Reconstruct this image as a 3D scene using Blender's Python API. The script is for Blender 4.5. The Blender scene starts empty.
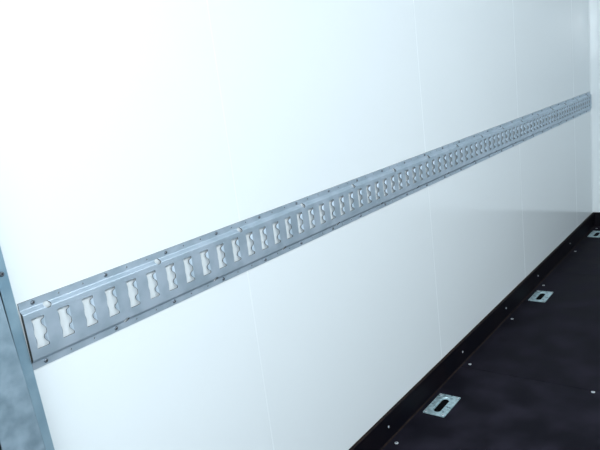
import bpy, bmesh, math, random
from mathutils import Vector, Matrix
from mathutils.geometry import delaunay_2d_cdt

S = bpy.context.scene
COL = S.collection
random.seed(7)

# ------------------------------------------------------------------ camera
cam_d = bpy.data.cameras.new('camera')
cam = bpy.data.objects.new('camera', cam_d)
COL.objects.link(cam)
R_ = Vector((0.5961733, -0.7933657, -0.1230778))
U_ = Vector((0.2523692, 0.0396563, 0.9668181))
F_ = Vector((0.7621595, 0.6074522, -0.2238631))
cam.matrix_world = Matrix(((R_.x, U_.x, -F_.x, -0.52749), (R_.y, U_.y, -F_.y, -1.01772),
                           (R_.z, U_.z, -F_.z, 1.18994), (0, 0, 0, 1)))
cam_d.sensor_width = 36.0
cam_d.lens = 36.0 * 633.522 / 600.0
cam_d.clip_start = 0.02
S.camera = cam

# ------------------------------------------------------------------ world, lights, exposure
W = bpy.data.worlds.new('sky'); S.world = W; W.use_nodes = True
bg = W.node_tree.nodes['Background']
bg.inputs['Color'].default_value = (0.70, 0.88, 1.0, 1)
bg.inputs['Strength'].default_value = 0.55

def area(name, loc, aim, sx, sy, power, col):
    d = bpy.data.lights.new(name, 'AREA'); d.shape = 'RECTANGLE'; d.size = sx; d.size_y = sy
    d.energy = power; d.color = col
    o = bpy.data.objects.new(name, d); COL.objects.link(o); o.location = loc
    o.rotation_euler = (Vector(aim) - Vector(loc)).to_track_quat('-Z', 'Y').to_euler()
    return o
# photographer's flash held just above the camera
area('flash_light', (-0.56, -1.035, 1.44), (1.1, -0.22, 1.0), 0.07, 0.16, 9, (0.93, 0.98, 1.0))
# fluorescent strip on the ceiling
area('ceiling_strip_light', (1.15, -1.95, 2.17), (1.15, -0.6, 0.3), 2.1, 0.45, 34, (0.94, 0.98, 1.0))
# daylight falling in through the open rear doors
area('doorway_daylight', (-3.4, -1.6, 2.0), (1.5, -0.8, 0.9), 2.6, 2.2, 150, (0.88, 0.96, 1.0))

S.view_settings.view_transform = 'Standard'
S.view_settings.look = 'None'
S.view_settings.gamma = 1.0
S.view_settings.use_curve_mapping = False
S.view_settings.exposure = 0.0

# ------------------------------------------------------------------ materials
def mat(name, col, rough=0.5, metal=0.0, spec=0.5, noise=None, bump=None, rvar=0.0, coat=0.0):
    """noise=(scale, colour2, low, high, detail)   bump=(scale, strength, distance)"""
    m = bpy.data.materials.new(name); m.use_nodes = True
    nt = m.node_tree; b = nt.nodes['Principled BSDF']
    b.inputs['Base Color'].default_value = (*col, 1)
    b.inputs['Roughness'].default_value = rough
    b.inputs['Metallic'].default_value = metal
    b.inputs['Specular IOR Level'].default_value = spec
    b.inputs['Coat Weight'].default_value = coat
    tc = nt.nodes.new('ShaderNodeTexCoord')
    if noise:
        n = nt.nodes.new('ShaderNodeTexNoise'); n.inputs['Scale'].default_value = noise[0]
        n.inputs['Detail'].default_value = noise[4]
        nt.links.new(tc.outputs['Object'], n.inputs['Vector'])
        r = nt.nodes.new('ShaderNodeValToRGB')
        r.color_ramp.elements[0].position = noise[2]; r.color_ramp.elements[1].position = noise[3]
        r.color_ramp.elements[0].color = (*col, 1); r.color_ramp.elements[1].color = (*noise[1], 1)
        nt.links.new(n.outputs['Fac'], r.inputs['Fac'])
        nt.links.new(r.outputs['Color'], b.inputs['Base Color'])
        if rvar:
            mr = nt.nodes.new('ShaderNodeMapRange')
            mr.inputs['From Min'].default_value = noise[2]; mr.inputs['From Max'].default_value = noise[3]
            mr.inputs['To Min'].default_value = rough - rvar; mr.inputs['To Max'].default_value = rough + rvar
            nt.links.new(n.outputs['Fac'], mr.inputs['Value'])
            nt.links.new(mr.outputs['Result'], b.inputs['Roughness'])
    if bump:
        n2 = nt.nodes.new('ShaderNodeTexNoise'); n2.inputs['Scale'].default_value = bump[0]
        n2.inputs['Detail'].default_value = 4
        nt.links.new(tc.outputs['Object'], n2.inputs['Vector'])
        bp = nt.nodes.new('ShaderNodeBump'); bp.inputs['Strength'].default_value = bump[1]
        bp.inputs['Distance'].default_value = bump[2]
        nt.links.new(n2.outputs['Fac'], bp.inputs['Height'])
        nt.links.new(bp.outputs['Normal'], b.inputs['Normal'])
    return m

M_WALL = mat('white_laminate', (0.79, 0.845, 0.872), 0.14, 0, 0.35, bump=(3.0, 0.03, 0.002))
M_TRIM = mat('white_trim', (0.80, 0.86, 0.885), 0.07, 0, 0.5)
M_STRIP = mat('joint_sealant', (0.81, 0.865, 0.892), 0.30, 0, 0.4)
M_CEIL = mat('white_ceiling_panel', (0.80, 0.83, 0.85), 0.4)
M_FLOOR = mat('dark_phenolic_plywood', (0.0060, 0.0056, 0.0098), 0.65, 0, 0.06,
              noise=(8.0, (0.0170, 0.0155, 0.0240), 0.40, 0.66, 12), bump=(420, 0.25, 0.001), rvar=0.08)
M_KICK = mat('dark_plywood_board', (0.0030, 0.0030, 0.0062), 0.55, 0, 0.10,
             noise=(9.0, (0.006, 0.0045, 0.007), 0.4, 0.7, 6))
M_EDGE = mat('brown_plywood_edge', (0.022, 0.013, 0.011), 0.7, 0, 0.1,
             noise=(60.0, (0.010, 0.007, 0.008), 0.4, 0.6, 6))
M_RAIL = mat('zinc_plated_steel', (0.39, 0.487, 0.57), 0.44, 0.5, 0.5,
             noise=(22.0, (0.47, 0.56, 0.65), 0.4, 0.62, 6), rvar=0.04)
M_CUT_SHADE = mat('shaded_cut_edge', (0.065, 0.065, 0.06), 0.6, 0.2, 0.5)  # bare cut steel, darkened further to carry the shadow behind the slot tabs
M_SCREW = mat('steel_screw', (0.62, 0.66, 0.70), 0.35, 0.5, 0.5)
M_DARKSCREW = mat('dull_steel_screw', (0.20, 0.23, 0.26), 0.3, 0.9, 0.5)
M_RECESS = mat('dark_screw_drive', (0.05, 0.05, 0.055), 0.5, 0.6)
M_POST = mat('galvanised_steel', (0.27, 0.38, 0.46), 0.45, 0.55, 0.5,
             noise=(38.0, (0.38, 0.50, 0.59), 0.34, 0.70, 9), bump=(60, 0.1, 0.002), rvar=0.1)
M_FLANGE = mat('blue_galvanised_flange', (0.24, 0.39, 0.50), 0.42, 0.4, 0.5,
               noise=(14.0, (0.36, 0.52, 0.62), 0.35, 0.65, 7), rvar=0.08)
M_PLATE = mat('galvanised_lashing_plate', (0.31, 0.44, 0.48), 0.35, 0.5, 0.5,
              noise=(70.0, (0.56, 0.73, 0.77), 0.38, 0.64, 7), rvar=0.08)
M_SLOT_SHADE = mat('slot_depth_shade', (0.0015, 0.0015, 0.002), 0.8, 0, 0.05)  # near-black colour carries the shade inside the plate slots
M_RUBBER = mat('black_rubber', (0.012, 0.012, 0.014), 0.7)

# ------------------------------------------------------------------ helpers
def link(name, bm, m, parent=None, kind=None, smooth=None):
    bmesh.ops.recalc_face_normals(bm, faces=bm.faces[:])
    me = bpy.data.meshes.new(name); bm.to_mesh(me); bm.free()
    for x in (m if isinstance(m, (list, tuple)) else [m]): me.materials.append(x)
    o = bpy.data.objects.new(name, me); COL.objects.link(o)
    if parent: o.parent = parent
    if kind: o['kind'] = kind
    if smooth is not None:
        for p in me.polygons: p.use_smooth = True
        try: me.set_sharp_from_angle(angle=math.radians(smooth))
        except Exception: pass
    return o

def box(bm, a, b, mi=0):
    vs = [bm.verts.new((x, y, z)) for x in (a[0], b[0]) for y in (a[1], b[1]) for z in (a[2], b[2])]
    fs = []
    for q in ((0,1,3,2),(4,6,7,5),(0,4,5,1),(2,3,7,6),(0,2,6,4),(1,5,7,3)):
        f = bm.faces.new([vs[i] for i in q]); f.material_index = mi; fs.append(f)
    return vs, fs

def bevel_box(bm, a, b, w, seg=2):
    vs, fs = box(bm, a, b)
    es = {e for f in fs for e in f.edges}
    bmesh.ops.bevel(bm, geom=list(es), offset=w, segments=seg, affect='EDGES', profile=0.5)

def empty(name, loc, label, cat, group=None):
    o = bpy.data.objects.new(name, None); COL.objects.link(o); o.location = loc
    o['label'] = label; o['category'] = cat
    if group: o['group'] = group
    return o

def sheet(outer, holes, lines, thick, place, mi_side=1, eps=1e-6):
    """Perforated flat sheet: triangulate the outline with its holes and fold lines, extrude by thick.
    place(u, v, d) -> 3-D point, d = depth below the visible surface."""
    vs, es = [], []
    def loop(pts):
        n0 = len(vs); vs.extend(Vector(p) for p in pts)
        es.extend((n0 + i, n0 + (i + 1) % len(pts)) for i in range(len(pts)))
    loop(outer)
    for h in holes: loop(h)
    for a, b in lines:
        n0 = len(vs); vs.extend((Vector(a), Vector(b))); es.append((n0, n0 + 1))
    V, E, Fc, *_ = delaunay_2d_cdt(vs, es, [], 0, eps)
    boxes = [(min(p[0] for p in h), max(p[0] for p in h), min(p[1] for p in h), max(p[1] for p in h), h) for h in holes]
    boxes.sort(key=lambda t: t[0])
    def inside(x, y, h):
        c = False; j = len(h) - 1
        for i in range(len(h)):
            xi, yi = h[i][0], h[i][1]; xj, yj = h[j][0], h[j][1]
            if (yi > y) != (yj > y) and x < (xj - xi) * (y - yi) / (yj - yi) + xi: c = not c
            j = i
        return c
    bm = bmesh.new()
    top = [None] * len(V); bot = [None] * len(V)
    def gv(i):
        if top[i] is None:
            top[i] = bm.verts.new(place(V[i].x, V[i].y, 0)); bot[i] = bm.verts.new(place(V[i].x, V[i].y, thick))
    cnt = {}
    for f in Fc:
        cx = sum(V[i].x for i in f) / len(f); cy = sum(V[i].y for i in f) / len(f)
        if any(b[0] <= cx <= b[1] and b[2] <= cy <= b[3] and inside(cx, cy, b[4]) for b in boxes): continue
        for i in f: gv(i)
        bm.faces.new([top[i] for i in f]); bm.faces.new([bot[i] for i in reversed(f)])
        for k in range(len(f)):
            e = (f[k], f[(k + 1) % len(f)]); cnt.setdefault(tuple(sorted(e)), []).append(e)
    for k, l in cnt.items():
        if len(l) == 1:
            a, b = l[0]
            q = bm.faces.new([top[b], top[a], bot[a], bot[b]]); q.material_index = mi_side
    return bm

def circle(cx, cy, r, n=12, ry=None):
    ry = ry or r
    return [(cx + r * math.cos(2 * math.pi * i / n), cy + ry * math.sin(2 * math.pi * i / n)) for i in range(n)]

def stadium(cx, cy, hx, hy, n=8):
    """long in x; half length hx, half width hy"""
    pts = []
    for s, a0 in ((1, -90), (-1, 90)):
        for i in range(n + 1):
            a = math.radians(a0 + 180 * i / n)
            pts.append((cx + s * (hx - hy) + hy * math.cos(a), cy + hy * math.sin(a)))
    return pts

def lathe_bm(profile, n=14, mi=None):
    """profile: (r, h) pairs; axis +Z"""
    bm = bmesh.new(); rings = []
    for r, h in profile:
        if r < 1e-6: rings.append([bm.verts.new((0, 0, h))])
        else: rings.append([bm.verts.new((r * math.cos(2*math.pi*i/n), r * math.sin(2*math.pi*i/n), h)) for i in range(n)])
    for k in range(len(rings) - 1):
        a, b = rings[k], rings[k + 1]
        for i in range(n):
            j = (i + 1) % n
            if len(a) == 1: f = bm.faces.new((a[0], b[i], b[j]))
            elif len(b) == 1: f = bm.faces.new((a[i], a[j], b[0]))
            else: f = bm.faces.new((a[i], a[j], b[j], b[i]))
            if mi: f.material_index = mi[k]
    return bm

def screw_mesh(r, h, m=None):
    """domed head with a recessed dark drive"""
    bm = lathe_bm([(0, 0), (r, 0), (r * 1.0, h * 0.30), (r * 0.86, h * 0.72), (r * 0.62, h * 0.96), (r * 0.36, h),
                   (r * 0.28, h * 0.45), (0, h * 0.4)], 14, [0, 0, 0, 0, 0, 1, 1])
    bmesh.ops.recalc_face_normals(bm, faces=bm.faces[:])
    me = bpy.data.meshes.new('screw'); bm.to_mesh(me); bm.free()
    me.materials.append(m or M_SCREW); me.materials.append(M_RECESS)
    for p in me.polygons: p.use_smooth = True
    return me

def place_screw(me, loc, parent, axis='y', name='screw'):
    o = bpy.data.objects.new(name, me); COL.objects.link(o)
    o.rotation_euler = {'y': (math.radians(90), 0, 0), 'z': (0, 0, 0), 'x': (0, math.radians(-90), 0)}[axis]
    o.location = loc
    if parent: o.parent = parent
    return o

# ------------------------------------------------------------------ room shell
X0, X1, YR, ZC = -0.14, 3.866, -2.15, 2.25
bm = bmesh.new(); box(bm, (X0, 0, -0.02), (X1 + 0.04, 0.04, ZC)); link('wall_left', bm, M_WALL, kind='structure')
bm = bmesh.new(); box(bm, (X0, YR - 0.04, -0.02), (X1 + 0.04, YR, ZC)); link('wall_right', bm, M_WALL, kind='structure')
bm = bmesh.new(); box(bm, (X1, YR, -0.02), (X1 + 0.04, 0, ZC)); link('wall_front', bm, M_WALL, kind='structure')
bm = bmesh.new(); box(bm, (X0, YR - 0.04, ZC), (X1 + 0.04, 0.04, ZC + 0.05)); link('ceiling', bm, M_CEIL, kind='structure')
bm = bmesh.new()
SEAM = 1.640
box(bm, (X0, YR, -0.027), (SEAM - 0.0003, 0, -0.0006))
box(bm, (SEAM + 0.0003, YR, -0.027), (2.86, 0, 0))
box(bm, (2.862, YR, -0.027), (X1, 0, -0.0004))
floor = link('floor', bm, M_FLOOR, kind='structure')

# slim raised sealant joints between the wall panels
for i, x in enumerate((0.526, 1.507, 2.486, 3.470)):
    bm = bmesh.new()
    jh = (0.00015, 0.0005, 0.0006, 0.0003)[i]
    pts = [(-0.0022, 0.0), (-0.0015, -0.7 * jh), (0, -jh), (0.0015, -0.7 * jh), (0.0022, 0.0)]
    for z0, z1 in ((0.0910, 0.7600), (0.8826, ZC - 0.001)):
        a = [bm.verts.new((x + p, q, z0)) for p, q in pts]; b = [bm.verts.new((x + p, q, z1)) for p, q in pts]
        for k in range(4): bm.faces.new((a[k], a[k+1], b[k+1], b[k]))
        bm.faces.new((a[0], b[0], b[4], a[4])); bm.faces.new(a); bm.faces.new(b[::-1])
    link('trim_%d' % (i + 1), bm, M_STRIP, kind='structure')

# corner angle between side wall and bulkhead
bm = bmesh.new()
T = 0.002
prof = [(X1, 0), (X1 - 0.016, 0), (X1 - 0.016, -T)]
for i in range(7):
    a = math.radians(90 - 90 * i / 6)
    prof.append((X1 - T - 0.007 + 0.007 * math.cos(a), -T - 0.007 + 0.007 * math.sin(a)))
prof += [(X1 - T, -0.052), (X1, -0.052)]
a = [bm.verts.new((x, y, 0.091)) for x, y in prof]; b = [bm.verts.new((x, y, ZC - 0.001)) for x, y in prof]
n = len(prof)
for k in range(n): bm.faces.new((a[k], a[(k+1) % n], b[(k+1) % n], b[k]))
bm.faces.new(a); bm.faces.new(b[::-1])
link('trim_5', bm, M_TRIM, kind='structure', smooth=40)

# kick boards: dark film faces, brown raw edges
KH, KT = 0.0905, 0.012
def kick(name, a, b, long_y=False):
    bm = bmesh.new(); vs, fs = box(bm, a, b)
    bmesh.ops.bevel(bm, geom=list({e for f in fs for e in f.edges}), offset=0.0012, segments=1, affect='EDGES')
    for f in bm.faces:
        if f.normal.z > 0.5 or f.calc_center_median().z < 0.003: f.material_index = 1
    return link(name, bm, [M_KICK, M_EDGE], kind='structure')
kl = kick('baseboard_left', (X0, -KT, 0.0), (X1 - 0.0005, 0.0, KH))
kf = kick('baseboard_front', (X1 - KT, YR + 0.001, 0.0), (X1, -KT - 0.0005, KH))
# bead of brown sealant in the corner of floor and kick board
bm = bmesh.new()
pts = [(-KT, 0.0), (-KT, 0.0035), (-KT - 0.0012, 0.0016), (-KT - 0.0035, 0.0)]
N = 90; prev = None
for i in range(N + 1):
    x = X0 + (X1 - KT - X0) * i / N; k = 0.8 + 0.5 * random.random()
    ring = [bm.verts.new((x, -KT + (y + KT) * k, z * k)) for y, z in pts]
    if prev:
        for q in range(4): bm.faces.new((prev[q], prev[(q+1) % 4], ring[(q+1) % 4], ring[q]))
    prev = ring
link('trim_6', bm, M_EDGE, kind='structure')

SM_K = screw_mesh(0.0042, 0.0020)
SM_F = screw_mesh(0.0065, 0.0016)
for x in (0.46, 1.063, 1.670, 2.169, 2.645, 3.256):
    place_screw(SM_K, (x, -KT, 0.0485), kl)
for x in (0.45, 1.058, 1.670, 2.166, 2.641, 3.262, 3.790):
    z = -0.0006 if x < SEAM else (0 if x < 2.86 else -0.0004)
    place_screw(SM_F, (x, -0.039, z), floor, 'z')
for y in (-0.507, -0.98, -1.45, -1.92):
    place_screw(SM_F, (1.631, y, -0.0006), floor, 'z')

# ------------------------------------------------------------------ cargo rail
RX0, RX1 = -0.0335, 3.848
def fillet(P, r, n):
    out = [P[0]]
    for i in range(1, len(P) - 1):
        p, a, b = Vector(P[i]), Vector(P[i-1]), Vector(P[i+1])
        d1 = (a - p).normalized(); d2 = (b - p).normalized()
        s = p + d1 * r; e = p + d2 * r
        for k in range(n + 1):
            t = k / n; out.append(tuple(s * (1-t)**2 + p * 2*t*(1-t) + e * t**2))
    out.append(P[-1]); return out
TH = 0.0022
prof = fillet([(-TH, 0.7607), (-TH, 0.7730), (-0.0095, 0.7788), (-0.0095, 0.8618), (-TH, 0.8682), (-TH, 0.8819)], 0.0016, 3)
cum = [0]
for i in range(1, len(prof)): cum.append(cum[-1] + (Vector(prof[i]) - Vector(prof[i-1])).length)
LT = cum[-1]
nrm = []
for i in range(len(prof)):
    a = Vector(prof[max(i-1, 0)]); b = Vector(prof[min(i+1, len(prof)-1)])
    d = (b - a).normalized(); nrm.append(Vector((d.y, -d.x)))      # towards the wall (+y)
def s_at(z):
    for i in range(len(prof) - 1):
        if prof[i][1] <= z <= prof[i+1][1]:
            return cum[i] + (cum[i+1] - cum[i]) * (z - prof[i][1]) / (prof[i+1][1] - prof[i][1])
    return LT
SLOT_LO, SLOT_HI = s_at(0.7962), s_at(0.8506)
def place_rail(x, s, d):
    # the tabs at the two necks of each slot are pressed in towards the wall
    cxs = round((x + 0.0095) / 0.05) * 0.05 - 0.0095
    if SLOT_LO - 1e-5 < s < SLOT_HI + 1e-5 and abs(x - cxs) < 0.0119:
        t = abs(s - (SLOT_LO + SLOT_HI) / 2) / ((SLOT_HI - SLOT_LO) / 2)
        f = min(max((t - 0.14) / 0.22, 0), 1) * min(max((0.88 - t) / 0.14, 0), 1)
        d = d + (0.0119 - abs(x - cxs)) * (1.4 if x > cxs else 0.9) * f
    s = min(max(s, 0), LT)
    i = 0
    while i < len(cum) - 2 and s > cum[i+1]: i += 1
    t = (s - cum[i]) / (cum[i+1] - cum[i])
    p = Vector(prof[i]).lerp(Vector(prof[i+1]), t); nn = nrm[i].lerp(nrm[i+1], t).normalized()
    p = p + nn * d
    return (x, p.x, p.y)
shape = [(1.0, .0098), (.985, .0112), (.94, .0117), (.86, .0117), (.80, .0112), (.73, .0096), (.63, .0081), (.48, .0079), (.36, .0084),
         (.26, .0099), (.16, .0113), (0, .0117)]
def slot(cx):
    s0, s1 = s_at(0.7962), s_at(0.8506); c = (s0 + s1) / 2; h = (s1 - s0) / 2
    R = shape + [(-t, w) for t, w in reversed(shape[:-1])]
    return [(cx + w, c + t * h) for t, w in R] + [(cx - w, c + t * h) for t, w in reversed(R)]
holes = []
n = 0
while n * 0.05 - 0.0095 + 0.014 < RX1:
    holes.append(slot(n * 0.05 - 0.0095)); n += 1
n_slots = n
k = 0
while 0.0150 + 0.25 * k < RX1 - 0.01:
    holes.append(circle(0.0150 + 0.25 * k, s_at(0.8648), 0.0072, 16)); k += 1
k = 0
while 0.1660 + 0.25 * k < RX1 - 0.01:
    holes.append(circle(0.1660 + 0.25 * k, s_at(0.7762), 0.0066, 16)); k += 1
zt_s, zb_s = 0.8758, 0.7678
k = 1
while -0.008 + 0.05 * k < RX1 - 0.006:
    if k % 3:
        for z in (zt_s, zb_s): holes.append(circle(-0.008 + 0.05 * k, s_at(z), 0.0015, 8))
    k += 1
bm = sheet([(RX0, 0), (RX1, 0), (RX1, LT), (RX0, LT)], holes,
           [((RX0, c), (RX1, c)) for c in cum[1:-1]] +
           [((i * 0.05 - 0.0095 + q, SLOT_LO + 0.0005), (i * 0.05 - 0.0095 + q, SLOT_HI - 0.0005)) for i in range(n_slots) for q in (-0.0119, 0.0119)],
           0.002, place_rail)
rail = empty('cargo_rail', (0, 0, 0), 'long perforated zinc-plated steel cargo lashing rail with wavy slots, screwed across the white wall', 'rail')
link('rail_profile', bm, [M_RAIL, M_CUT_SHADE], rail, smooth=12)
# dark plate added at the rail end, standing for the shade in its hollow
bm = bmesh.new()
ins = [(p[0] + nn.x * 0.0021, p[1] + nn.y * 0.0021) for p, nn in zip(prof, nrm)][3:-3]
ea = [bm.verts.new((RX0 + 0.0006, y, z)) for y, z in ins]; eb = [bm.verts.new((RX0 + 0.0022, y, z)) for y, z in ins]
bm.faces.new(ea); bm.faces.new(eb[::-1])
for q in range(len(ea)): bm.faces.new((ea[q], ea[(q+1) % len(ea)], eb[(q+1) % len(ea)], eb[q]))
link('end_hollow_shade', bm, M_CUT_SHADE, rail)
SM_R = screw_mesh(0.0038, 0.0028, M_DARKSCREW)
k = 0
while -0.008 + 0.15 * k < RX1 - 0.006:
    for z in (zt_s, zb_s): place_screw(SM_R, (-0.008 + 0.15 * k, -TH, z), rail)
    k += 1

# ------------------------------------------------------------------ corner post at the rear opening
post = empty('corner_post', (-0.06, 0, 0), 'galvanised grey steel post at the left end of the cargo rail', 'post')
def xo(z): return -0.0394 + (0.987 - z) * 0.0264       # outer edge of the flange on the wall
def xi(z): return -0.0708 + (0.906 - z) * 0.048         # fold between flange and front face
def xl(z): return -0.1290 - (0.711 - z) * 0.02
PB, PT = 0.092, ZC - 0.002
def strip(points_at, name, m, extra_z=()):
    zs = sorted([PB, PT] + list(extra_z)); bm = bmesh.new(); rings = []
    for z in zs: rings.append([bm.verts.new((x + 0.06, y, z)) for x, y in points_at(z)])
    for a, b in zip(rings, rings[1:]):
        for q in range(len(a)): bm.faces.new((a[q], a[(q+1) % len(a)], b[(q+1) % len(a)], b[q]))
    bm.faces.new(rings[0]); bm.faces.new(rings[-1][::-1])
    return link(name, bm, m, post)
strip(lambda z: [(xo(z), -0.0004), (xo(z), -0.0020), (xo(z) - 0.0008, -0.0030), (xi(z) - 0.004, -0.0030), (xi(z) - 0.004, -0.0004)], 'flange', M_FLANGE)
strip(lambda z: [(xi(z), -0.0032), (xi(z), -0.0294), (xi(z) - 0.0006, -0.0300),
                 (xl(z) + 0.003, -0.0300), (xl(z) + 0.0008, -0.0291), (xl(z), -0.027), (xl(z), -0.0032)], 'front_face', M_POST)
strip(lambda z: [(xl(z) - 0.0005, -0.003), (xl(z) - 0.0005, -0.022), (xl(z) - 0.008, -0.027), (xl(z) - 0.014, -0.022), (xl(z) - 0.014, -0.003)], 'rubber_seal', M_RUBBER)
SM_P = screw_mesh(0.0045, 0.003, M_DARKSCREW)
for z in (0.34, 0.94, 1.54, 2.14):
    place_screw(SM_P, (xo(z) - 0.0105 + 0.06, -0.003, z), post)

# ------------------------------------------------------------------ lashing plates in the floor
def plate(loc, label):
    r = empty('lashing_plate', loc, label, 'lashing plate', 'lashing plates along the floor edge')
    hx, hy, t = 0.0725, 0.0405, 0.0030
    def rr(hx, hy, rad, n=4):
        out = []
        for sx, sy, a0 in ((1, 1, 0), (-1, 1, 90), (-1, -1, 180), (1, -1, 270)):
            for i in range(n + 1):
                a = math.radians(a0 + 90 * i / n)
                out.append((sx * (hx - rad) + rad * math.cos(a), sy * (hy - rad) + rad * math.sin(a)))
        return out
    bm = bmesh.new()
    loops = [(rr(hx, hy, 0.004), 0.0), (rr(hx, hy, 0.004), t - 0.0006), (rr(hx - 0.0006, hy - 0.0006, 0.004), t)]
    # dished centre: rounded opening stepping down to the slot
    st = lambda a, b: stadium(0, 0, a, b, 4)
    # connect outer rounded rectangle (20 pts) to stadium (10 pts) by triangulated sheet
    inner = stadium(-0.002, 0, 0.0560, 0.0190, 9)
    vs = [Vector(p) for p in loops[2][0]] + [Vector(p) for p in inner]
    no = len(loops[2][0]); ni = len(inner)
    es = [(i, (i + 1) % no) for i in range(no)] + [(no + i, no + (i + 1) % ni) for i in range(ni)]
    V, E, Fc, *_ = delaunay_2d_cdt(vs, es, [], 0, 1e-7)
    top = [bm.verts.new((v.x, v.y, t)) for v in V]
    def in_st(x, y):
        x += 0.002; ax = max(abs(x) - (0.0560 - 0.0190), 0); return math.hypot(ax, y) < 0.01895
    for f in Fc:
        cx = sum(V[i].x for i in f)/3; cy = sum(V[i].y for i in f)/3
        if in_st(cx, cy): continue
        bm.faces.new([top[i] for i in f])
    ringO = top[:no]; ringI = top[no:no + ni]
    prev = ringO
    for (pts, z) in ((loops[1][0], t - 0.0006), (loops[0][0], 0.0)):
        cur = [bm.verts.new((x, y, z)) for x, y in pts]
        for i in range(no): bm.faces.new((prev[i], prev[(i+1) % no], cur[(i+1) % no], cur[i]))
        prev = cur
    prev = ringI
    for (a, b, cx, z) in ((0.0548, 0.0178, -0.002, t - 0.0024), (0.0460, 0.0128, -0.004, 0.0012), (0.0452, 0.0122, -0.004, -0.003)):
        cur = [bm.verts.new((x, y, z)) for x, y in stadium(cx, 0, a, b, 9)]
        for i in range(ni): bm.faces.new((prev[i], prev[(i+1) % ni], cur[(i+1) % ni], cur[i]))
        prev = cur
    link('plate', bm, M_PLATE, r, smooth=40)
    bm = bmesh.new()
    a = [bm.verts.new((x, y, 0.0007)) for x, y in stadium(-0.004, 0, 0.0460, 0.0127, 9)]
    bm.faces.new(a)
    link('slot_shade_sheet', bm, M_SLOT_SHADE, r)  # flat black sheet across the slot, in place of its shaded depth
    for sx in (-1, 1):
        for sy in (-1, 1):
            place_screw(SM_L, (sx * (hx - 0.0095), sy * (hy - 0.0085), t), r, 'z')
    return r
SM_L = screw_mesh(0.0048, 0.0014)
plate((1.3345, -0.0725, 0), 'zinc lashing plate with black slot, nearest and largest of the floor plates')
plate((2.4815, -0.0735, 0), 'zinc lashing plate with black slot, the middle floor plate, below the far wall joint')
plate((3.6500, -0.0720, 0), 'zinc lashing plate cut by the right picture edge, farthest, near the room corner')
